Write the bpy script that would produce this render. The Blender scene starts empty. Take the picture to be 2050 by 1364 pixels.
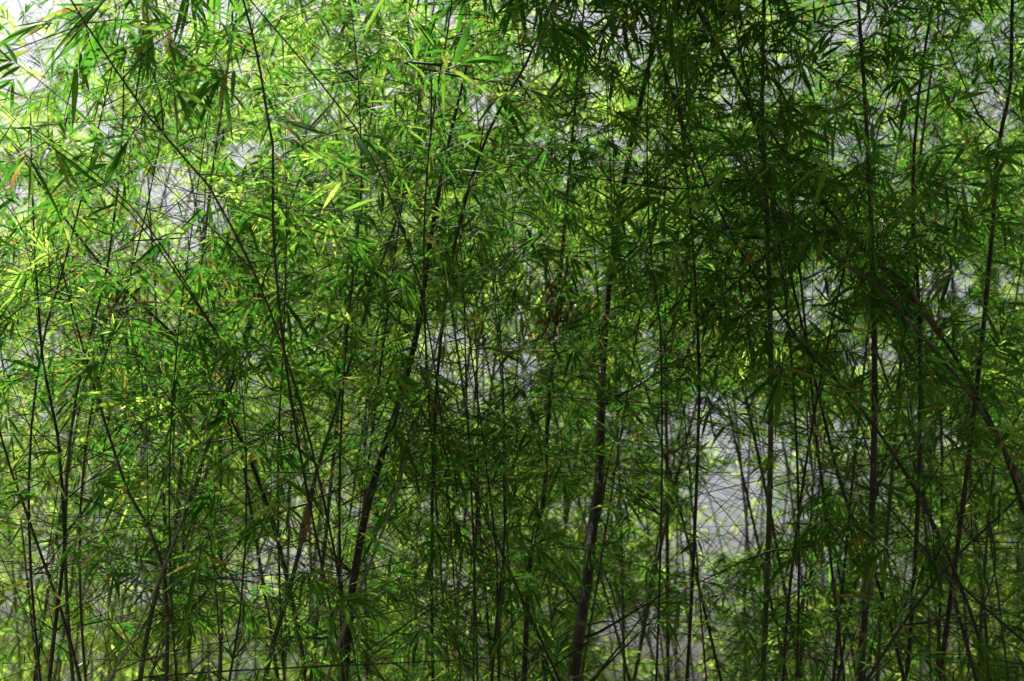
import bpy, math, random
import numpy as np
from mathutils import Vector

SC = bpy.context.scene
COL = SC.collection
SEED = 7
UP = Vector((0, 0, 1))

# ------------------------------------------------------------------ camera
W0, H0 = 2050.0, 1364.0
FOCAL, SENSOR = 50.0, 36.0
K = SENSOR / FOCAL
CAM = Vector((0, 0, 1.7))
PITCH = math.radians(16)
cd = bpy.data.cameras.new('camera')
cam = bpy.data.objects.new('camera', cd)
COL.objects.link(cam)
cam.location = CAM
cam.rotation_euler = (math.radians(90) + PITCH, 0, 0)
cd.lens = FOCAL
cd.sensor_width = SENSOR
cd.clip_end = 2000
cd.dof.use_dof = True
cd.dof.focus_distance = 5.1
cd.dof.aperture_fstop = 3.2
SC.camera = cam
FWD = Vector((0, math.cos(PITCH), math.sin(PITCH)))
RIGHT = Vector((1, 0, 0))
CUP = Vector((0, -math.sin(PITCH), math.cos(PITCH)))


def at(px, py, Y):
    """point of the place seen at photo pixel (px, py), Y metres in front of the viewer"""
    d = FWD + RIGHT * ((px - W0 / 2) / W0 * K) + CUP * ((H0 / 2 - py) / W0 * K)
    return CAM + d * (Y / d.y)


def pix(P):
    v = P - CAM
    z = v.dot(FWD)
    if z < .2:
        return (-9999, -9999)
    return (W0 / 2 + v.dot(RIGHT) / z / K * W0, H0 / 2 - v.dot(CUP) / z / K * W0)


# clearings in the thicket (where few leaves grow)
GAPS = [(60, 80, 85, 85, .6), (120, 30, 60, 40, .5), (430, 20, 40, 30, .6), (180, 235, 60, 45, .4), (335, 375, 55, 50, .85),
        (400, 430, 55, 40, .9), (250, 500, 60, 45, .6), (360, 490, 65, 40, .7), (330, 610, 55, 45, .5), (490, 310, 60, 30, .7),
        (620, 230, 60, 50, .4), (95, 690, 45, 35, .75), (20, 720, 40, 30, .6), (20, 400, 60, 40, .6), (500, 750, 50, 40, .6),
        (600, 680, 60, 40, .5), (880, 705, 65, 55, .85), (945, 740, 60, 70, .85), (960, 640, 45, 45, .6), (20, 830, 40, 40, .5),
        (50, 1140, 60, 110, .6), (560, 1120, 65, 45, .75), (510, 1150, 55, 50, .75), (640, 1060, 60, 60, .75), (690, 1020, 40, 60, .75),
        (450, 1320, 70, 40, .75), (225, 1200, 75, 60, .55), (800, 480, 55, 55, .35), (610, 990, 55, 40, .5), (700, 1130, 40, 50, .5),
        (970, 220, 32, 42, .85), (1130, 30, 60, 38, .7), (1240, 80, 75, 55, .55), (1070, 120, 40, 40, .5), (1700, 60, 40, 40, .5),
        (1780, 230, 60, 55, .45), (1990, 240, 40, 50, .65), (1640, 590, 45, 70, .8), (1725, 700, 55, 60, .65), (1895, 555, 60, 42, .85),
        (2030, 560, 35, 40, .6), (1760, 740, 40, 60, .75), (1480, 850, 70, 55, .75), (1430, 830, 60, 55, .65), (1500, 1000, 105, 65, 1),
        (1460, 1045, 75, 60, 1), (1600, 960, 60, 55, .85), (1565, 1010, 65, 60, .9), (1720, 960, 60, 50, .5), (1390, 1000, 40, 50, .55),
        (1380, 1110, 60, 65, .75), (1260, 1290, 75, 60, .85), (1150, 1030, 45, 35, .65), (1040, 680, 28, 60, .75), (1050, 760, 28, 60, .65),
        (1590, 860, 60, 45, .55), (1920, 1250, 50, 55, .65), (1980, 1210, 45, 60, .65), (1420, 1230, 60, 55, .65), (1990, 1100, 55, 45, .55),
        (1370, 1320, 50, 40, .55), (1085, 560, 40, 35, .5), (1900, 900, 40, 30, .5), (1560, 640, 28, 30, .6), (1310, 860, 40, 30, .6), (1290, 690, 28, 36, .5), (1870, 640, 26, 30, .6),
        (1960, 640, 26, 36, .6), (1210, 170, 30, 20, .6), (1310, 180, 30, 24, .5), (1600, 160, 34, 26, .5), (1690, 300, 40, 30, .6), (1850, 270, 34, 34, .6),
        (1480, 320, 24, 20, .5), (1600, 410, 34, 24, .5), (1920, 400, 40, 30, .5), (1180, 560, 26, 24, .5), (1110, 850, 30, 26, .5), (1260, 880, 26, 30, .5),
        (1600, 1170, 40, 36, .6), (1660, 1130, 30, 40, .6), (1840, 1050, 40, 30, .6), (1790, 1150, 34, 30, .5), (1500, 1240, 30, 30, .5), (1680, 1300, 34, 34, .6),
        (1860, 1330, 40, 26, .6), (1100, 1200, 26, 36, .5), (780, 1120, 30, 30, .5), (840, 1010, 30, 30, .5), (900, 1150, 26, 30, .5), (760, 700, 26, 30, .4),
        (160, 960, 34, 26, .5), (300, 900, 30, 30, .4), (70, 1000, 34, 30, .4), (130, 1300, 40, 30, .4), (1720, 880, 35, 40, .65), (1660, 870, 35, 45, .6)]


def gap(P):
    x, y = pix(P)
    g = 0
    for cx, cy, rx, ry, s in GAPS:
        q = ((x - cx) / rx) ** 2 + ((y - cy) / ry) ** 2
        if q < 1.6:
            g = max(g, s * (1 if q < .8 else (1.6 - q) / .8))
    return g


# ------------------------------------------------------------------ materials
def newmat(name):
    m = bpy.data.materials.new(name)
    m.use_nodes = True
    nt = m.node_tree
    nt.nodes.clear()
    out = nt.nodes.new('ShaderNodeOutputMaterial')
    return m, nt, out


def ramp(nt, stops, interp='LINEAR'):
    r = nt.nodes.new('ShaderNodeValToRGB')
    r.color_ramp.interpolation = interp
    e = r.color_ramp.elements
    while len(e) > 1:
        e.remove(e[-1])
    e[0].position = stops[0][0]
    e[0].color = (*stops[0][1], 1)
    for p, c in stops[1:]:
        q = e.new(p)
        q.color = (*c, 1)
    return r


def leaf_mat(name, stops, tstops, trans=.55, gloss=.022):
    m, nt, out = newmat(name)
    N, L = nt.nodes, nt.links
    geo = N.new('ShaderNodeNewGeometry')
    r1 = ramp(nt, stops)
    r2 = ramp(nt, tstops)
    tex = N.new('ShaderNodeTexCoord')
    noi = N.new('ShaderNodeTexNoise')
    noi.inputs['Scale'].default_value = 35
    noi.inputs['Detail'].default_value = 3
    L.new(tex.outputs['Object'], noi.inputs['Vector'])
    mr = N.new('ShaderNodeMapRange')
    mr.inputs[1].default_value = .3
    mr.inputs[2].default_value = .7
    mr.inputs[3].default_value = -.12
    mr.inputs[4].default_value = .12
    L.new(noi.outputs['Fac'], mr.inputs[0])
    add = N.new('ShaderNodeMath')
    add.operation = 'ADD'
    add.use_clamp = True
    L.new(geo.outputs['Random Per Island'], add.inputs[0])
    L.new(mr.outputs[0], add.inputs[1])
    L.new(add.outputs[0], r1.inputs[0])
    L.new(add.outputs[0], r2.inputs[0])
    d = N.new('ShaderNodeBsdfDiffuse')
    t = N.new('ShaderNodeBsdfTranslucent')
    g = N.new('ShaderNodeBsdfGlossy')
    g.inputs['Roughness'].default_value = .38
    g.inputs['Color'].default_value = (.8, .85, .8, 1)
    L.new(r1.outputs[0], d.inputs['Color'])
    L.new(r2.outputs[0], t.inputs['Color'])
    mx = N.new('ShaderNodeMixShader')
    mx.inputs[0].default_value = trans
    L.new(d.outputs[0], mx.inputs[1])
    L.new(t.outputs[0], mx.inputs[2])
    fr = N.new('ShaderNodeLayerWeight')
    fr.inputs['Blend'].default_value = .25
    fm = N.new('ShaderNodeMath')
    fm.operation = 'MULTIPLY'
    fm.inputs[1].default_value = gloss * 2.5
    L.new(fr.outputs['Fresnel'], fm.inputs[0])
    mg = N.new('ShaderNodeMixShader')
    L.new(fm.outputs[0], mg.inputs[0])
    L.new(mx.outputs[0], mg.inputs[1])
    L.new(g.outputs[0], mg.inputs[2])
    L.new(mg.outputs[0], out.inputs[0])
    return m


LEAF = leaf_mat('bamboo_leaf',
                [(0, (.016, .055, .010)), (.45, (.026, .085, .014)), (.8, (.050, .115, .018)), (.93, (.085, .13, .022)), (.975, (.16, .13, .03)), (1, (.17, .09, .03))],
                [(0, (.05, .20, .018)), (.45, (.09, .29, .022)), (.85, (.18, .38, .03)), (.94, (.25, .38, .04)), (.975, (.30, .24, .05)), (1, (.22, .12, .045))])
LEAF_LIT = leaf_mat('lit_look_bamboo_leaf',  # brighter copy of LEAF, sun glow put into its colours
                     [(0, (.04, .09, .018)), (.5, (.08, .14, .026)), (.9, (.13, .17, .04)), (1, (.2, .16, .05))],
                     [(0, (.25, .52, .05)), (.5, (.41, .65, .08)), (.92, (.58, .74, .14)), (1, (.6, .56, .14))], .62)
DEAD = leaf_mat('dry_leaf', [(0, (.06, .042, .02)), (.5, (.11, .08, .04)), (1, (.22, .17, .09))],
                [(0, (.10, .06, .02)), (1, (.22, .16, .06))], .2, .02)


def culm_mat(name, c0, c1, band):
    m, nt, out = newmat(name)
    N, L = nt.nodes, nt.links
    tex = N.new('ShaderNodeTexCoord')
    mp = N.new('ShaderNodeMapping')
    mp.inputs['Scale'].default_value = (60, 60, 3)
    n1 = N.new('ShaderNodeTexNoise')
    n1.inputs['Scale'].default_value = 1.2
    n1.inputs['Detail'].default_value = 5
    L.new(tex.outputs['Object'], mp.inputs[0])
    L.new(mp.outputs[0], n1.inputs['Vector'])
    n2 = N.new('ShaderNodeTexNoise')
    n2.inputs['Scale'].default_value = 4
    n2.inputs['Detail'].default_value = 4
    L.new(tex.outputs['Object'], n2.inputs['Vector'])
    mx = N.new('ShaderNodeMix')
    mx.data_type = 'RGBA'
    mx.inputs[6].default_value = (*c0, 1)
    mx.inputs[7].default_value = (*c1, 1)
    ad = N.new('ShaderNodeMath')
    ad.operation = 'MULTIPLY_ADD'
    ad.inputs[1].default_value = 1.6
    ad.inputs[2].default_value = -.75
    sm = N.new('ShaderNodeMath')
    sm.operation = 'ADD'
    L.new(n1.outputs[0], sm.inputs[0])
    L.new(n2.outputs[0], sm.inputs[1])
    hv = N.new('ShaderNodeMath')
    hv.operation = 'MULTIPLY'
    hv.inputs[1].default_value = .5
    L.new(sm.outputs[0], hv.inputs[0])
    L.new(hv.outputs[0], ad.inputs[0])
    ad.use_clamp = True
    L.new(ad.outputs[0], mx.inputs[0])
    at_ = N.new('ShaderNodeAttribute')
    at_.attribute_name = 'joint'
    mb = N.new('ShaderNodeMix')
    mb.data_type = 'RGBA'
    L.new(at_.outputs['Fac'], mb.inputs[0])
    L.new(mx.outputs[2], mb.inputs[6])
    mb.inputs[7].default_value = (*band, 1)
    p = N.new('ShaderNodeBsdfPrincipled')
    L.new(mb.outputs[2], p.inputs['Base Color'])
    p.inputs['Roughness'].default_value = .5
    p.inputs['Specular IOR Level'].default_value = .2
    bp = N.new('ShaderNodeBump')
    bp.inputs['Strength'].default_value = .25
    bp.inputs['Distance'].default_value = .004
    L.new(n1.outputs[0], bp.inputs['Height'])
    L.new(bp.outputs[0], p.inputs['Normal'])
    L.new(p.outputs[0], out.inputs[0])
    return m


CULM = {
    'green': culm_mat('green_culm', (.030, .055, .016), (.060, .10, .03), (.16, .15, .11)),
    'dark': culm_mat('dark_culm', (.014, .016, .010), (.035, .035, .022), (.075, .07, .055)),
    'grey': culm_mat('grey_green_culm', (.10, .13, .09), (.20, .22, .16), (.30, .29, .24)),
    'brown': culm_mat('brown_culm', (.028, .024, .015), (.070, .058, .038), (.16, .12, .08)),
    'olive': culm_mat('olive_culm', (.045, .055, .015), (.10, .11, .035), (.16, .14, .08)),
}
TWIG = culm_mat('twig_bark', (.016, .016, .009), (.045, .042, .02), (.07, .06, .04))
SHEATH = culm_mat('papery_sheath', (.11, .088, .056), (.24, .195, .135), (.2, .15, .1))


# ------------------------------------------------------------------ mesh collectors
class Tubes:
    def __init__(s):
        s.v, s.f, s.j = [], [], []

    def add(s, pts, rads, n=5, joints=None):
        """a round tube through pts"""
        m = len(pts)
        base = len(s.v)
        t0 = (pts[1] - pts[0]).normalized()
        a = t0.orthogonal().normalized()
        for i in range(m):
            t = (pts[min(i + 1, m - 1)] - pts[max(i - 1, 0)])
            if t.length < 1e-9:
                t = t0
            t.normalize()
            a = (a - t * a.dot(t))
            if a.length < 1e-6:
                a = t.orthogonal()
            a.normalize()
            b = t.cross(a)
            for k in range(n):
                w = 2 * math.pi * k / n
                s.v.append(pts[i] + (a * math.cos(w) + b * math.sin(w)) * rads[i])
                s.j.append(joints[i] if joints else 0.)
        for i in range(m - 1):
            for k in range(n):
                k2 = (k + 1) % n
                s.f.append((base + i * n + k, base + i * n + k2, base + (i + 1) * n + k2, base + (i + 1) * n + k))
        s.f.append(tuple(base + k for k in reversed(range(n))))
        s.f.append(tuple(base + (m - 1) * n + k for k in range(n)))

    def build(s, name, mat, parent, origin):
        me = bpy.data.meshes.new(name)
        me.from_pydata([tuple(p - origin) for p in s.v], [], s.f)
        me.polygons.foreach_set('use_smooth', [True] * len(me.polygons))
        at_ = me.attributes.new('joint', 'FLOAT', 'POINT')
        at_.data.foreach_set('value', s.j)
        me.materials.append(mat)
        o = bpy.data.objects.new(name, me)
        COL.objects.link(o)
        o.parent = parent
        return o


TS = np.array([.0, .16, .42, .72, 1.0])
WS = np.array([.10, .82, 1.0, .62, 0.0])


class Leaves:
    """narrow pointed blades: base, direction, side, length, width, droop"""
    def __init__(s):
        s.rows = []

    def add(s, p, d, side, L, W, droop):
        s.rows.append((*p, *d, *side, L, W, droop))

    def build(s, name, mat, parent, origin):
        if not s.rows:
            return None
        A = np.array(s.rows, dtype=np.float64)
        n = len(A)
        P = A[:, 0:3] - np.array(origin)
        D, S = A[:, 3:6], A[:, 6:9]
        L, W, G = A[:, 9:10], A[:, 10:11], A[:, 11:12]
        Nn = np.cross(D, S)
        V = np.zeros((n, 13, 3))
        col = 0
        idx = []
        for k, t in enumerate(TS):
            c = P + D * L * t + np.array([[0, 0, -1.]]) * (G * L * t * t)
            if k == 4:
                V[:, col] = c
                idx.append((col,))
                col += 1
            else:
                w = W * WS[k] * .5
                V[:, col] = c - S * w + Nn * w * .35
                V[:, col + 1] = c
                V[:, col + 2] = c + S * w + Nn * w * .35
                idx.append((col, col + 1, col + 2))
                col += 3
        quads = []
        for k in range(3):
            a, b = idx[k], idx[k + 1]
            quads += [(a[0], a[1], b[1], b[0]), (a[1], a[2], b[2], b[1])]
        a, b = idx[3], idx[4]
        tris = [(a[0], a[1], b[0]), (a[1], a[2], b[0])]
        off = (np.arange(n) * 13)[:, None, None]
        Q = (np.array(quads)[None] + off).reshape(-1, 4)
        T = (np.array(tris)[None] + off).reshape(-1, 3)
        loops = np.concatenate([Q.ravel(), T.ravel()]).astype(np.int32)
        nq, ntr = len(Q), len(T)
        starts = np.concatenate([np.arange(nq) * 4, nq * 4 + np.arange(ntr) * 3]).astype(np.int32)
        me = bpy.data.meshes.new(name)
        me.vertices.add(n * 13)
        me.vertices.foreach_set('co', V.ravel().astype(np.float32))
        me.loops.add(len(loops))
        me.loops.foreach_set('vertex_index', loops)
        me.polygons.add(nq + ntr)
        me.polygons.foreach_set('loop_start', starts)
        me.polygons.foreach_set('use_smooth', np.ones(nq + ntr, dtype=bool))
        me.update(calc_edges=True)
        me.materials.append(mat)
        o = bpy.data.objects.new(name, me)
        COL.objects.link(o)
        o.parent = parent
        return o


NLEAF = 0


def rvec(R):
    return Vector((R.gauss(0, 1), R.gauss(0, 1), R.gauss(0, 1)))


def fan(R, lv, tip, ax, n, L, use_gap=True, spread=62):
    """alternate leaves crowded towards the end of a twig"""
    global NLEAF
    ax = ax.normalized()
    if use_gap and pix(tip)[1] > 800 and R.random() < .42:
        return False
    if use_gap and R.random() < 1 - (1 - max(gap(tip + ax * L * .4), gap(tip - ax * L * .2))) ** 1.2:
        return False
    pn = (UP * .9 + rvec(R) * .45).normalized()
    side = ax.cross(pn)
    if side.length < .1:
        side = ax.orthogonal()
    side.normalize()
    for i in range(n):
        f = i / max(1, n - 1)
        s = 1 if i % 2 else -1
        ang = math.radians((spread * (1 - f) + 8) * (1 if f < .95 else .2) + R.gauss(0, 9)) * s
        d = (ax * math.cos(ang) + side * math.sin(ang) + rvec(R) * .13).normalized()
        ll = L * (.72 + .4 * math.sin(math.pi * (.15 + .7 * f))) * R.uniform(.8, 1.15)
        p = tip - ax * (1 - f) * L * .42
        sd = d.cross(pn + rvec(R) * .35)
        if sd.length < .1:
            sd = d.orthogonal()
        sd.normalize()
        lv.add(p, d, sd, ll, ll * R.uniform(.09, .13), R.uniform(.0, .42))
        NLEAF += 1
    return True


def curve(R, p, d, length, steps, bend=.0, jit=.06):
    pts = [p.copy()]
    d = d.normalized()
    for i in range(steps):
        d = (d + Vector((0, 0, bend)) / steps + rvec(R) * jit).normalized()
        p = p + d * (length / steps)
        pts.append(p.copy())
    return pts


def make_branch(R, root, p, d, length, r0, ntw, L, nl, origin, mat=LEAF, pts=None, use_gap=True, twl=(.09, .24)):
    """one side branch with its twigs, and its leaves as a part of the branch"""
    tb, lv = Tubes(), Leaves()
    if pts is None:
        pts = curve(R, p, d, length, 6, bend=R.uniform(-.55, .05), jit=.055)
    m = len(pts)
    rads = [max(.0011, r0 * (1 - .8 * i / (m - 1))) for i in range(m)]
    tb.add(pts, rads, 5)
    az = R.uniform(0, 6.28)
    for k in range(ntw):
        f = .18 + .82 * (k + R.uniform(.2, .8)) / ntw
        q = f * (m - 1)
        i = min(int(q), m - 2)
        b = pts[i].lerp(pts[i + 1], q - i)
        t = (pts[i + 1] - pts[i]).normalized()
        az += 2.4 + R.uniform(-.6, .6)
        o = t.orthogonal().normalized()
        o = (o * math.cos(az) + t.cross(o) * math.sin(az))
        td = (t * .8 + o * R.uniform(.5, 1.1) + Vector((0, 0, -.1))).normalized()
        tl = R.uniform(*twl)
        tp = curve(R, b, td, tl, 3, bend=-.5, jit=.08)
        if fan(R, lv, tp[-1], (tp[-1] - tp[-2]), R.choice(nl), L * R.uniform(.62, 1.4), use_gap):
            rr = max(.0008, r0 * .32)
            tb.add(tp, [rr, rr * .85, rr * .7, rr * .4], 4)
    tip = pts[-1]
    fan(R, lv, tip, pts[-1] - pts[-2], R.choice(nl), L, use_gap)
    if use_gap and pts is None and len(lv.rows) < nl[0] * .8:
        return None
    br = tb.build('branch', TWIG, root, origin)
    lv.build('leaves', mat, br, origin)
    return br


def spline(pts, per=5):
    """Catmull-Rom through pts"""
    out = []
    n = len(pts)
    for i in range(n - 1):
        p0, p1, p2, p3 = pts[max(i - 1, 0)], pts[i], pts[i + 1], pts[min(i + 2, n - 1)]
        for k in range(per):
            t = k / per
            out.append(.5 * ((2 * p1) + (p2 - p0) * t + (2 * p0 - 5 * p1 + 4 * p2 - p3) * t * t + (3 * p1 - p0 - 3 * p2 + p3) * t ** 3))
    out.append(pts[-1].copy())
    return out


def culm_mesh(R, path, r0, gapn, tip_r=.3):
    """jointed culm from foot to tip; returns tubes and the joints (point, tangent, radius)"""
    tb = Tubes()
    lens = [0.]
    for a, b in zip(path, path[1:]):
        lens.append(lens[-1] + (b - a).length)
    T = lens[-1]

    def pos(s):
        s = min(max(s, 0), T)
        for i in range(len(lens) - 1):
            if s <= lens[i + 1]:
                u = (s - lens[i]) / max(1e-9, lens[i + 1] - lens[i])
                return path[i].lerp(path[i + 1], u)
        return path[-1].copy()

    st = []
    nodes = []
    s = R.uniform(.05, gapn)
    prev = 0
    st.append((0, 1., 0.))
    while s < T - .02:
        e = min(.02, r0 * 1.3)
        st += [((prev + s) / 2, .97, 0.), (s - e * 1.4, .98, .15), (s - e * .5, 1.05, .9), (s, 1.2, .5), (s + e * .4, 1.10, .1), (s + e * 1.2, .97, 0.)]
        nodes.append(s)
        prev = s
        s += gapn * R.uniform(.8, 1.15)
    st.append((T, .9, 0))
    pts, rads, js = [], [], []
    for q, k, j in sorted(st):
        if pts and (pos(q) - pts[-1]).length < 1e-4:
            continue
        pts.append(pos(q))
        rads.append(max(.0015, r0 * (1 - (1 - tip_r) * (q / T) ** 1.5) * k))
        js.append(j)
    tb.add(pts, rads, 10, js)
    nd = []
    for q in nodes:
        nd.append((pos(q), (pos(q + .05) - pos(q - .05)).normalized(), r0 * (1 - (1 - tip_r) * (q / T) ** 1.5)))
    return tb, nd


def ground_z(x, y):
    base = .05 * math.sin(x * .7 + 1) * math.sin(y * .5) + .03 * math.sin(x * 2.1 + y * 1.7)
    return base


# how a stem goes on past the bit of it that the photo shows
def full_path(R, pts, up_len, lean_top):
    """pts from top to foot -> foot..tip path with the foot on the ground"""
    pts = list(reversed(pts))
    f, g = pts[0], pts[1]
    d = (f - g).normalized()
    back = .9 if pix(f)[1] < 1150 else .3
    if f.y < 4.45 and pix(f)[1] < 500:
        back = 2.4          # the culm leans far out towards the light
    bl = .1 if pix(f)[0] > 1500 else .2
    p = f.copy()
    low = []
    for _ in range(400):
        gz = ground_z(p.x, p.y)
        if p.z <= gz:
            p.z = gz
            break
        d = (d * (1 - bl) + Vector((0, back, -1)) * bl).normalized()
        p = p + d * min(.18, max(.03, (p.z - gz) / max(.2, -d.z)))
        low.append(p.copy())
    low[-1].z = ground_z(low[-1].x, low[-1].y) - .03
    low.reverse()
    a, b = pts[-1], pts[-2]
    d = (a - b).normalized()
    p = a.copy()
    hi = []
    n = max(2, int(up_len / .3))
    for _ in range(n):
        d = (d * .86 + (UP + lean_top * .5) * .14).normalized()
        p = p + d * .3
        hi.append(p.copy())
    mid = spline(pts, 5)
    return low + mid + hi


def bamboo(label, px, Y, wpx, kind='green', nb=8, up=2., L=.12, group=None, leafmat=None, seed=0, Y2=None, ntw=(9, 13), bare=2, shade_crown=3, nl=(5, 6, 7, 8), path=None, r0=None, use_gap=True, blen=(.45, 1.15), gapn=None):
    R = random.Random(SEED * 1000 + seed)
    if path is None:
        n = len(px)
        Y2 = Y if Y2 is None else Y2
        pts = [at(x, y, Y + (Y2 - Y) * i / (n - 1)) for i, (x, y) in enumerate(px)]
        path = full_path(R, pts, up, Vector((R.uniform(-1, 1), R.uniform(-1, .4), 0)))
        r0 = wpx / 2 * K / W0 * (Y + Y2) / 2
    foot = path[0].copy()
    foot.z = ground_z(foot.x, foot.y)
    root = bpy.data.objects.new('bamboo', None)
    root.location = foot
    root.empty_display_size = .2
    COL.objects.link(root)
    root['label'] = label
    root['category'] = 'bamboo'
    if group:
        root['group'] = group
    tb, nodes = culm_mesh(R, path, r0 * 1.02, gapn or R.uniform(.24, .36), .25 if up > .5 else .4)
    tb.build('culm', CULM[kind], root, foot)
    inside, above = [], []
    for nd in nodes:
        x, y = pix(nd[0])
        if -160 < x < W0 + 160 and -60 < y < H0 + 60:
            inside.append(nd)
        elif y <= -60:
            above.append(nd)
    made = 0
    tries = 0
    while inside and made < nb and tries < nb * 4:
        tries += 1
        p, t, r = R.choice(inside)
        az = R.uniform(0, 6.28)
        o = t.orthogonal().normalized()
        o = o * math.cos(az) + t.cross(o) * math.sin(az)
        d = (t * R.uniform(.3, 1.1) + o).normalized()
        if Y < 4.7:
            d.y = abs(d.y)
        lm = leafmat or (LEAF_LIT if R.random() < .05 else LEAF)
        if make_branch(R, root, p + o * r * .7, d, R.uniform(*blen), max(.0022, r * .22), R.randint(*ntw), L, nl, foot, lm, use_gap=use_gap):
            made += 1
    for k in range(bare if inside else 0):
        p, t, r = R.choice(inside)
        az = R.uniform(0, 6.28)
        o = t.orthogonal().normalized()
        o = o * math.cos(az) + t.cross(o) * math.sin(az)
        d = (t * R.uniform(-.3, 1.2) + o * .9).normalized()
        ln = R.uniform(.9, 2.4) if Y > 4.7 else R.uniform(.4, .9)
        if Y < 5.5:
            d.y = abs(d.y) * .6
        pts = curve(R, p + o * r * .7, d, ln, 8, bend=R.uniform(-.5, .2), jit=.035)
        make_branch(R, root, None, None, ln, max(.0018, r * .2), 4, L, (3, 4, 5), foot, LEAF, pts=pts, use_gap=True, twl=(.06, .3))
    for k in range(shade_crown if above else 0):  # unseen coarse branches above the view, added to shade the growth below
        p, t, r = R.choice(above)
        az = R.uniform(0, 6.28)
        o = t.orthogonal().normalized()
        o = o * math.cos(az) + t.cross(o) * math.sin(az)
        make_branch(R, root, p + o * r * .7, (t * .6 + o).normalized(), R.uniform(.7, 1.3), max(.002, r * .22), 14, L * 1.5, (7, 8, 9), foot, LEAF, use_gap=False, twl=(.12, .35))
    root['_n'] = 0
    del root['_n']
    HOSTS.append((root, path, r0, foot, Y))
    return root


HOSTS = []


def traced_branch(host, px, wpx, dY=0., ntw=5, L=.11, seed=0, leafmat=LEAF, nl=(4, 5, 6)):
    """a long side branch followed in the photo; springs from its host culm"""
    root, path, r0, foot, Y = host
    R = random.Random(SEED * 77 + seed)
    # nearest pair of the traced line's ends and the culm
    best = None
    for rev in (False, True):
        q = list(reversed(px)) if rev else list(px)
        for P in path:
            x, y = pix(P)
            dd = (x - q[0][0]) ** 2 + (y - q[0][1]) ** 2
            if best is None or dd < best[0]:
                best = (dd, q, P)
    _, q, P = best
    v = P - CAM
    y0 = v.y
    n = len(q)
    pts = [P.copy()] + [at(x, y, y0 + dY * (i + 1) / n) for i, (x, y) in enumerate(q)]
    if (pts[1] - pts[0]).length < .02:
        pts.pop(1)
    pts = spline(pts, 4)
    make_branch(R, root, None, None, 0, wpx / 2 * K / W0 * y0, ntw, L, nl, foot, leafmat, pts=pts)


# ------------------------------------------------------------------ sky, sun
EL, AZ = math.radians(62), math.radians(-30)      # sun high behind the thicket, to the left
w = bpy.data.worlds.new('World')
SC.world = w
w.use_nodes = True
nt = w.node_tree
bg = nt.nodes['Background']
sky = nt.nodes.new('ShaderNodeTexSky')
sky.sky_type = 'NISHITA'
sky.sun_disc = False
sky.sun_elevation = EL
sky.sun_rotation = AZ
sky.air_density = 1.0
sky.dust_density = 7.0
sky.ozone_density = 1.0
hs = nt.nodes.new('ShaderNodeHueSaturation')      # thin white haze in the sky
hs.inputs['Saturation'].default_value = .4
nt.links.new(sky.outputs[0], hs.inputs['Color'])
nt.links.new(hs.outputs[0], bg.inputs[0])
bg.inputs[1].default_value = .05
sd = bpy.data.lights.new('sun', 'SUN')
sd.energy = 5.0
sd.angle = math.radians(.5)
sd.color = (1, .95, .86)
so = bpy.data.objects.new('sun', sd)
COL.objects.link(so)
to_sun = Vector((math.sin(AZ) * math.cos(EL), math.cos(AZ) * math.cos(EL), math.sin(EL)))
so.rotation_euler = to_sun.to_track_quat('Z', 'Y').to_euler()
so.location = to_sun * 50

# ------------------------------------------------------------------ ground
xs = list(np.concatenate([np.linspace(-220, -40, 10)[:-1], np.linspace(-40, 40, 121), np.linspace(40, 220, 10)[1:]]))
ys = list(np.concatenate([np.linspace(-60, 0, 7)[:-1], np.linspace(0, 55, 111), np.linspace(55, 400, 12)[1:]]))
vs = [(x, y, ground_z(x, y)) for y in ys for x in xs]
nx = len(xs)
fs = [(j * nx + i, j * nx + i + 1, (j + 1) * nx + i + 1, (j + 1) * nx + i) for j in range(len(ys) - 1) for i in range(nx - 1)]
me = bpy.data.meshes.new('ground')
me.from_pydata(vs, [], fs)
me.polygons.foreach_set('use_smooth', [True] * len(me.polygons))
m, nt, out = newmat('leaf_strewn_soil')
N, L_ = nt.nodes, nt.links
tc = N.new('ShaderNodeTexCoord')
n1 = N.new('ShaderNodeTexNoise')
n1.inputs['Scale'].default_value = .35
n1.inputs['Detail'].default_value = 8
n2 = N.new('ShaderNodeTexNoise')
n2.inputs['Scale'].default_value = 6
n2.inputs['Detail'].default_value = 6
L_.new(tc.outputs['Object'], n1.inputs['Vector'])
L_.new(tc.outputs['Object'], n2.inputs['Vector'])
r3 = ramp(nt, [(.3, (.06, .05, .035)), (.45, (.12, .10, .07)), (.55, (.16, .12, .07)), (.62, (.05, .10, .02)), (.75, (.13, .11, .08))])
m1 = N.new('ShaderNodeMath')
m1.operation = 'MULTIPLY_ADD'
m1.inputs[1].default_value = .5
L_.new(n1.outputs[0], m1.inputs[0])
h2 = N.new('ShaderNodeMath')
h2.operation = 'MULTIPLY'
h2.inputs[1].default_value = .5
L_.new(n2.outputs[0], h2.inputs[0])
L_.new(h2.outputs[0], m1.inputs[2])
L_.new(m1.outputs[0], r3.inputs[0])
pb = N.new('ShaderNodeBsdfPrincipled')
pb.inputs['Roughness'].default_value = .95
L_.new(r3.outputs[0], pb.inputs['Base Color'])
bp = N.new('ShaderNodeBump')
bp.inputs['Distance'].default_value = .06
bp.inputs['Strength'].default_value = .5
L_.new(n2.outputs[0], bp.inputs['Height'])
L_.new(bp.outputs[0], pb.inputs['Normal'])
L_.new(pb.outputs[0], out.inputs[0])
me.materials.append(m)
hill = bpy.data.objects.new('ground', me)
COL.objects.link(hill)
hill['kind'] = 'structure'

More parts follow.
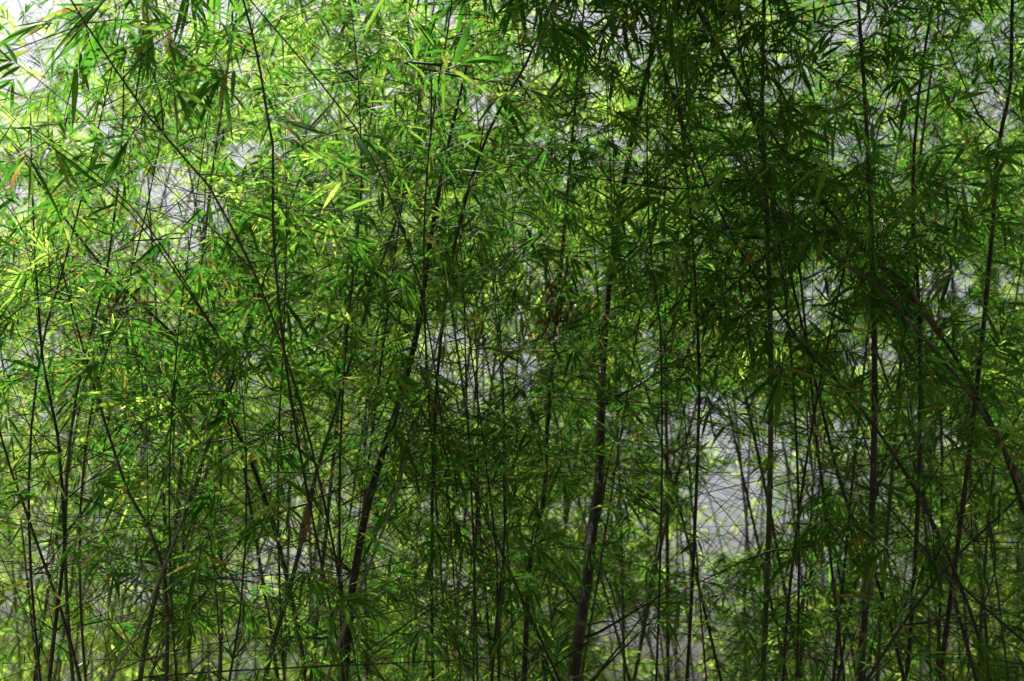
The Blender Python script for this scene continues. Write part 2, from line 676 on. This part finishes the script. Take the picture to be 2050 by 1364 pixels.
# ------------------------------------------------------------------ the stems one can follow in the photo
# label, pixels from top to foot, distance, width in pixels, colour, branches, leaf length
STEMS = [
    ("black whip-thin stem hanging down the upper left, with two twigs forking from its joints", [(487, 0), (515, 110), (535, 230), (547, 300), (545, 410)], 3.3, 12, 'dark', 3, .125),
    ("long dark stem slanting down from the top left corner to the grey gap", [(160, 30), (245, 160), (310, 250), (400, 350), (432, 395)], 3.1, 11, 'dark', 7, .135),
    ("thin straight dark stem leaning left across bright leaves near the left edge", [(150, 450), (120, 560), (92, 655)], 4.6, 10, 'dark', 6, .12),
    ("dark upright stem with knobbly joints standing near the left edge", [(80, 660), (88, 740), (115, 870), (126, 1000), (130, 1060), (126, 1137), (116, 1205)], 5.0, 13, 'dark', 8, .12),
    ("straight dark green stem leaning left in the shaded leaves left of centre", [(214, 540), (190, 640), (164, 730)], 4.9, 13, 'green', 6, .12),
    ("brownish green stem beside the straight dark green one, half hidden by leaves", [(252, 585), (228, 660), (200, 745)], 5.1, 10, 'brown', 6, .12),
    ("thick twiggy black stem slanting down to the right in the middle of the left half", [(198, 525), (250, 580), (305, 630), (358, 680)], 5.2, 17, 'dark', 8, .12),
    ("thin black vertical stem forking into two fine twigs under the pale gap", [(372, 545), (364, 600), (355, 689), (343, 829)], 4.5, 7, 'dark', 4, .12),
    ("dark bent stem in the lower left corner leaning to the right as it goes down", [(7, 898), (38, 987), (72, 1079), (89, 1130), (113, 1192)], 4.8, 11, 'dark', 6, .12),
    ("crooked dark brown stem bending down through the lower left leaves", [(240, 940), (256, 985), (300, 1062), (328, 1137), (335, 1240), (334, 1330)], 4.7, 14, 'brown', 8, .115),
    ("stout dark green stem leaning left beneath the drooping leaf fan left of centre", [(460, 760), (430, 850), (410, 904), (386, 994), (348, 1075)], 5.0, 18, 'green', 8, .115),
    ("thickest black stem of the middle, curving down and left to a dark knot", [(852, 545), (846, 600), (830, 690), (803, 790), (765, 910), (742, 985)], 5.4, 25, 'dark', 10, .115),
    ("pale grey-green stem catching light along its side, bottom left of centre", [(796, 977), (776, 1035), (752, 1103), (724, 1171), (698, 1230)], 5.1, 14, 'grey', 8, .11),
    ("tall bowed dark green stem with the grey gap behind it, lower left of centre", [(690, 760), (655, 880), (630, 956), (608, 1062), (581, 1178), (543, 1300), (530, 1364)], 5.2, 16, 'green', 9, .115),
    ("slim straight black stem running down through fine leaves right of the hanging shoot", [(724, 350), (719, 450), (707, 552), (692, 700), (684, 830)], 5.0, 9, 'dark', 9, .105),
    ("dead straight thin black stem rising from the bottom edge just left of middle", [(955, 1040), (950, 1120), (948, 1364)], 5.6, 9, 'dark', 7, .105),
    ("thin dark stem standing at the line where the leaves turn blurred and dark", [(1010, 860), (1008, 932), (1010, 1089), (995, 1230)], 5.8, 10, 'dark', 8, .10),
    ("long dark stem lying almost level along the bottom edge on the left", [(1000, 1318), (700, 1332), (444, 1344), (290, 1356)], 4.6, 7, 'dark', 4, .11),
    ("short black upright stem beside a white gap between drooping leaves", [(569, 660), (565, 740), (560, 815)], 5.2, 9, 'dark', 4, .115),
    ("thick grey-brown stem in the lower middle, widest of all at its foot", [(1216, 593), (1206, 723), (1203, 826), (1199, 973), (1186, 1052), (1175, 1171), (1158, 1274), (1148, 1364)], 7.2, 26, 'brown', 9, .125),
    ("tall dark green upright stem in the upper right with leaves across it", [(1530, 0), (1527, 140), (1526, 239), (1534, 376), (1536, 466), (1541, 600)], 7.6, 17, 'green', 9, .13),
    ("dark thick stem running down the right edge beside pale gaps", [(2026, 0), (2022, 171), (1999, 290), (1990, 420)], 7.4, 16, 'dark', 9, .13),
    ("straight black stem by the pale green clearing at the right", [(1828, 440), (1834, 520), (1839, 604), (1842, 720)], 7.8, 14, 'dark', 7, .13),
    ("diagonal black stem falling right toward the brown sheathed one", [(1700, 470), (1748, 520), (1790, 560), (1835, 608)], 7.5, 14, 'dark', 6, .13),
    ("brown sheathed stem slanting down to the right, dry and pale on top", [(1692, 532), (1760, 573), (1835, 662), (1890, 722)], 6.8, 19, 'brown', 5, .13),
    ("curving black stem sinking right under a broad blurred leaf, right of centre", [(1605, 690), (1645, 735), (1685, 771), (1767, 877)], 6.9, 11, 'dark', 6, .13),
    ("black stem leaning left down from the top edge, right of centre top", [(1107, 0), (1080, 68), (1052, 130), (998, 219)], 3.9, 12, 'dark', 6, .115),
    ("thin arched stem curving down the upper right beside the tall green one", [(1391, 0), (1425, 68), (1483, 171), (1510, 246), (1527, 315)], 7.0, 8, 'dark', 8, .13),
    ("slender black stem hanging straight in the darker leaves right of middle", [(1305, 530), (1314, 600), (1322, 662), (1325, 808)], 7.0, 7, 'dark', 8, .12),
    ("dark straight stem among hanging leaves between the thick one and the clearing", [(1394, 597), (1400, 757), (1398, 860)], 7.6, 11, 'dark', 9, .125),
    ("black stem crossing the grey clearing at lower right from its upper edge", [(1660, 880), (1676, 945), (1692, 1000), (1730, 1090)], 8.0, 11, 'dark', 8, .13),
    ("broad brown stem rising from the bottom edge in the lower right", [(1742, 1100), (1736, 1180), (1726, 1290), (1722, 1364)], 8.0, 20, 'brown', 8, .13),
    ("thin dark stem at the bottom edge left of the broad brown one", [(1574, 1250), (1571, 1300), (1568, 1364)], 7.6, 10, 'dark', 8, .13),
    ("black stem rising to the right edge and forking, lower right corner", [(2050, 985), (1982, 1052), (1910, 1117), (1850, 1190)], 6.4, 9, 'dark', 7, .13),
    ("black stem falling to the bottom right corner and crossing the rising one", [(1870, 1122), (1930, 1178), (1982, 1226), (2040, 1275)], 6.2, 12, 'dark', 6, .13),
    ("blurred wide black stem right of the sharp leaves, lower middle", [(1096, 860), (1093, 898), (1090, 1000), (1076, 1040), (1060, 1130), (1055, 1222)], 8.6, 15, 'dark', 9, .13),
    ("thin dark stem slanting down from the top left of centre toward the middle", [(506, 7), (577, 89), (625, 147), (690, 225), (740, 300)], 3.5, 8, 'dark', 6, .12),
    ("thin black stem standing inside the bright gap at the middle", [(928, 560), (931, 680), (934, 792), (940, 900)], 5.6, 8, 'dark', 8, .105),
    ("wavering dark stem just left of the blurred dark half, low down", [(862, 900), (974, 932), (984, 1018), (994, 1103), (996, 1200)][1:], 5.5, 9, 'dark', 8, .10),
    ("pale olive stem lying slantwise low in the left corner", [(283, 1246), (250, 1305), (215, 1364)], 4.3, 10, 'grey', 3, .11),
    ("dark stem standing at the foot of the crossing twigs, bottom left of centre", [(480, 1240), (470, 1300), (458, 1364)], 5.0, 9, 'dark', 6, .11),
    ("long thin dark stem rising left to right across the lower left corner", [(191, 915), (120, 949), (0, 1004)], 4.9, 7, 'dark', 5, .115),
    ("olive stem rising from the left edge toward the pale gap", [(239, 501), (205, 522), (113, 573), (0, 645)], 4.4, 8, 'olive', 5, .12),
    ("tall dark stem leaning left through the leaves under the top middle", [(905, 0), (897, 60), (880, 150), (862, 260)], 4.1, 9, 'dark', 8, .115),
]
for i, (lab, px, Y, wp, kind, nb, L) in enumerate(STEMS):
    flat = abs(px[0][1] - px[-1][1]) < abs(px[0][0] - px[-1][0])
    right = px[0][0] > 1020
    Y = Y if Y > 4.5 else 4.5 - (4.5 - Y) * .55
    if right:
        Y = max(4.9, Y * .76)
    bright = px[0][0] < 480 and px[0][1] < 420
    Yt = Y + (1.0 if 'widest' in lab else 0)
    bamboo(lab, px, Yt, wp * (.85 if wp < 20 else 1), kind, nb=int(nb * 1.3) + (3 if right else 0), up=.6 if flat else (1.0 if px[0][1] > 300 and not right else 2.8), L=L * .78, bare=13, Y2=Y, seed=i, shade_crown=0 if flat or bright else (11 if right else 6))
TR = list(HOSTS)


def host(word):
    for h in TR:
        if word in h[0]['label']:
            return h
    raise KeyError(word)


# long side branches followed in the photo
BR = [
    ('whip-thin', [(515, 110), (440, 72), (395, 48)], 5, .1), ('whip-thin', [(515, 112), (450, 122), (380, 145)], 4, -.1),
    ('whip-thin', [(545, 285), (600, 273), (730, 270)], 5, .1),
    ('tall dark stem leaning left', [(810, 126), (902, 150), (1022, 171), (1158, 212), (1363, 266)], 7, .4),
    ('black stem leaning left down', [(1022, 87), (1117, 97), (1380, 102)], 5, .3),
    ('tall dark green upright', [(1531, 55), (1650, 14), (1794, -10)], 8, .2), ('tall dark green upright', [(1534, 355), (1450, 365), (1350, 378), (1158, 352), (988, 325)], 7, -.3),
    ('dark straight stem among', [(1398, 640), (1450, 590), (1569, 484), (1675, 460)], 10, -.2),
    ('thick grey-brown', [(1200, 815), (1280, 770), (1330, 735), (1400, 690)], 10, .2), ('thick grey-brown', [(1190, 1270), (1260, 1230), (1312, 1199), (1400, 1150)], 8, .2),
    ('thick grey-brown', [(1172, 1290), (1120, 1325), (1066, 1364)], 8, -.2), ('thick grey-brown', [(1165, 1220), (1110, 1150), (1070, 1140)], 7, .2),
    ('thin dark stem at the bottom', [(1570, 1260), (1534, 1106), (1418, 1157), (1350, 1195)][1:], 6, .2),
    ('broad brown stem', [(1735, 1130), (1650, 1080), (1560, 1110), (1408, 1215)], 6, -.2),
    ('stout dark green', [(455, 1117 - 330), (512, 700), (580, 640)], 7, .1),
    ('tall bowed', [(610, 1010), (512, 1048), (454, 1117), (342, 1226)], 7, -.2), ('tall bowed', [(625, 1000), (700, 970), (820, 900)], 6, .2),
    ('crooked dark', [(320, 1110), (372, 1060), (393, 1171)][:2], 6, .1),
    ('thin black vertical', [(364, 552), (385, 520), (412, 478)], 5, .1), ('thin black vertical', [(362, 560), (356, 520), (352, 498)], 5, .1),
    ('long dark stem slanting', [(400, 350), (440, 352), (500, 380), (560, 400)], 5, .15),
    ('black stem rising to the right', [(1982, 1052), (1990, 1150), (1927, 1304)], 7, -.1),
    ('dark thick stem running', [(2005, 270), (1960, 230), (1900, 100), (1880, 60)], 7, .3),
    ('dark upright stem with knob', [(118, 900), (60, 850), (0, 792)], 6, .1), ('dark upright stem with knob', [(124, 1010), (180, 960), (260, 900)], 6, .1),
    ('thickest black', [(830, 690), (760, 610), (640, 600)], 6, -.2), ('thickest black', [(770, 900), (840, 850), (930, 800)], 7, .2),
]
for i, (wd, px, wp, dY) in enumerate(BR):
    traced_branch(host(wd), px, wp, dY, seed=i, ntw=6, L=.115)


# broad blurred fans close to the viewer
def near_fan(wd, tip, Y, L, n, dirpx, seed, mat=LEAF):
    root, path, r0, foot, hY = host(wd)
    Y = max(Y, hY - .7)
    R = random.Random(SEED + seed * 31)
    T = at(tip[0], tip[1], Y)
    P = min(path, key=lambda p: (p - T).length + (0 if p.z < T.z + .3 else 1))
    ax = (at(tip[0] + dirpx[0], tip[1] + dirpx[1], Y) - T).normalized()
    mid = P.lerp(T, .5) + Vector((0, 0, .12 * (T - P).length)) - ax * .05
    pts = spline([P.copy(), mid, T - ax * .12, T], 4)
    tb, lv = Tubes(), Leaves()
    m = len(pts)
    tb.add(pts, [.003 * (1 - .6 * i / m) for i in range(m)], 5)
    fan(R, lv, T, ax, n, L, use_gap=False, spread=80)
    b = tb.build('branch', TWIG, root, foot)
    lv.build('leaves', mat, b, foot)


NF = [('thickest black', (825, 770), 3.9, .145, 11, (-20, -5)), ('thickest black', (860, 745), 4.0, .16, 9, (30, 20)), ('stout dark green', (575, 620), 4.1, .15, 9, (10, 40)),
      ('stout dark green', (500, 610), 4.2, .15, 7, (-40, 20)), ('stout dark green', (400, 545), 4.3, .145, 8, (-10, 30)), ('tall dark stem leaning left', (930, 125), 3.6, .15, 7, (30, -12)),
      ('black stem leaning left down', (930, 285), 3.8, .15, 8, (-40, 20)), ('arched stem', (1345, 30), 4.1, .15, 8, (10, 40)), ('long dark stem slanting', (350, 90), 3.6, .145, 8, (30, 20)),
      ('long dark stem slanting', (300, 70), 3.6, .145, 8, (-30, 10)), ('long dark stem slanting', (360, 190), 3.6, .16, 8, (40, 40)), ('long dark stem slanting', (250, 290), 3.6, .145, 9, (-30, 40)),
      ('curving black', (1700, 800), 4.9, .16, 6, (40, 15)), ('curving black', (1560, 760), 5.1, .16, 8, (-10, 40)), ('brown sheathed', (1620, 470), 4.7, .16, 8, (-40, 10)),
      ('falling to the bottom', (1940, 860), 5.3, .16, 9, (40, 20)), ('dark thick stem running', (1990, 330), 4.9, .16, 9, (-40, 20)), ('straight black stem by', (1890, 560), 5.3, .16, 8, (-30, 30)),
      ('rising from the bottom edge in', (1600, 1080), 5.4, .15, 9, (10, 30)), ('thick grey-brown', (1260, 1000), 5.0, .15, 9, (30, 20)), ('thick grey-brown', (1120, 1310), 5.0, .16, 7, (20, -5)),
      ('level along', (390, 1150), 4.1, .13, 9, (-10, 30)), ('olive stem', (60, 330), 3.7, .15, 8, (10, 40)), ('olive stem', (120, 310), 3.6, .16, 8, (30, 30))]
for i, a in enumerate(NF):
    near_fan(*a, seed=i)


# dry leaf litter caught in the twigs, and loose culm sheaths
def dead_clump(wd, px, py, Y, seed, n=60, size=.16):
    root, path, r0, foot, _ = host(wd)
    R = random.Random(900 + seed)
    c = min(path, key=lambda p: (pix(p)[0] - px) ** 2 + (pix(p)[1] - py) ** 2)
    lv = Leaves()
    for k in range(n):
        p = c + Vector((R.gauss(0, size * .35), R.gauss(0, size * .35), R.gauss(.02, size * .5)))
        d = (Vector((R.gauss(0, .5), R.gauss(0, .5), -1))).normalized()
        sd = d.cross(rvec(R)).normalized()
        lv.add(p, d, sd, R.uniform(.08, .15), R.uniform(.012, .02), R.uniform(-.2, .2))
    lv.build('dry_leaves', DEAD, root, foot)


dead_clump('blurred wide', 1078, 660, 8.6, 1, 130, .2)
dead_clump('twiggy black', 250, 580, 5.2, 2, 24, .1)
dead_clump('dark straight stem among', 1396, 620, 7.6, 3, 40, .2)


def sheath(wd, px, py, seed, ln=.22):
    root, path, r0, foot, _ = host(wd)
    i = min(range(2, len(path) - 2), key=lambda k: (pix(path[k])[0] - px) ** 2 + (pix(path[k])[1] - py) ** 2)
    t = (path[i + 1] - path[i - 1]).normalized()
    tb = Tubes()
    o = t.orthogonal()
    pts = [path[i] + t * (ln * f) for f in (0, .2, .45, .7, 1)]
    pts[-1] = pts[-1] + o * r0 * .6
    tb.add(pts, [r0 * 1.22, r0 * 1.3, r0 * 1.28, r0 * .9, r0 * .25], 9)
    tb.build('culm_sheath', SHEATH, root, foot)


sheath('brown sheathed', 1800, 615, 1, .35)
sheath('brown sheathed', 1870, 700, 2, .3)

sheath('broad brown', 1730, 1200, 4, .3)
sheath('tall bowed', 600, 1090, 5, .2)


# ------------------------------------------------------------------ the rest of the thicket
def free_path(R, x, y, h, lean):
    p = Vector((x, y, ground_z(x, y) - .03))
    d = Vector((lean[0], lean[1], 1)).normalized()
    pts = [p.copy()]
    for k in range(int(h / .35)):
        d = (d + Vector((lean[0], lean[1], -.1)) * .035 * (k / 6) + rvec(R) * .012).normalized()
        p = p + d * .35
        pts.append(p.copy())
    return pts


R = random.Random(42)
FILL = 68
for i in range(FILL):
    u = (i + R.random()) / 50
    if i >= 50:
        u = .48 + .55 * (i - 50 + R.random()) / (FILL - 50)
    u = -.08 + 1.16 * u
    Y = R.uniform(6.0, 10.5)
    x = (u - .5) * K * Y
    r_ = R.uniform(.006, .014)
    path = free_path(R, x, Y, R.uniform(5.2, 7.5), (R.gauss(0, .14), R.gauss(0, .1)))
    right = u > .5
    bamboo("slender dark bamboo stem half hidden by leaves in the middle depth of the thicket", None, Y, 0, R.choice(['dark', 'dark', 'green', 'brown']), nb=21 if right else 12,
           L=.088, seed=500 + i, path=path, r0=r_, group='slender bamboo stems within the thicket', shade_crown=9 if right else (5 if u > .25 else 1), up=2, ntw=(11, 15), bare=17)
BACK = 165
for i in range(BACK):
    u = -.1 + 1.2 * (i * .618034 % 1)
    Y = R.uniform(11.5, 19) if i % 4 else R.uniform(18, 24)
    x = (u - .5) * K * Y
    path = free_path(R, x, Y, R.uniform(6.5, 11.5), (R.gauss(0, .12), R.gauss(0, .08)))
    bamboo("tall leafy bamboo far back in the thicket, blurred behind the nearer stems", None, Y, 0, R.choice(['green', 'olive', 'grey']), nb=26,
           L=.14, seed=800 + i, path=path, r0=R.uniform(.008, .017), use_gap=i % 4 != 0, group='leafy bamboo at the back of the thicket', shade_crown=0, up=2, leafmat=LEAF_LIT if R.random() < (.95 if u < .5 else .5) else LEAF, ntw=(13, 17), blen=(.6, 1.5), nl=(6, 7, 8, 9))  # more lit-coloured leaves on the left, standing in for stronger sun there
print('LEAVES', NLEAF)

# ------------------------------------------------------------------ render settings
SC.view_settings.view_transform = 'Standard'
SC.view_settings.look = 'None'
SC.view_settings.gamma = 1
SC.view_settings.exposure = 1.38
SC.cycles.max_bounces = 10
SC.cycles.diffuse_bounces = 3
SC.cycles.transmission_bounces = 6
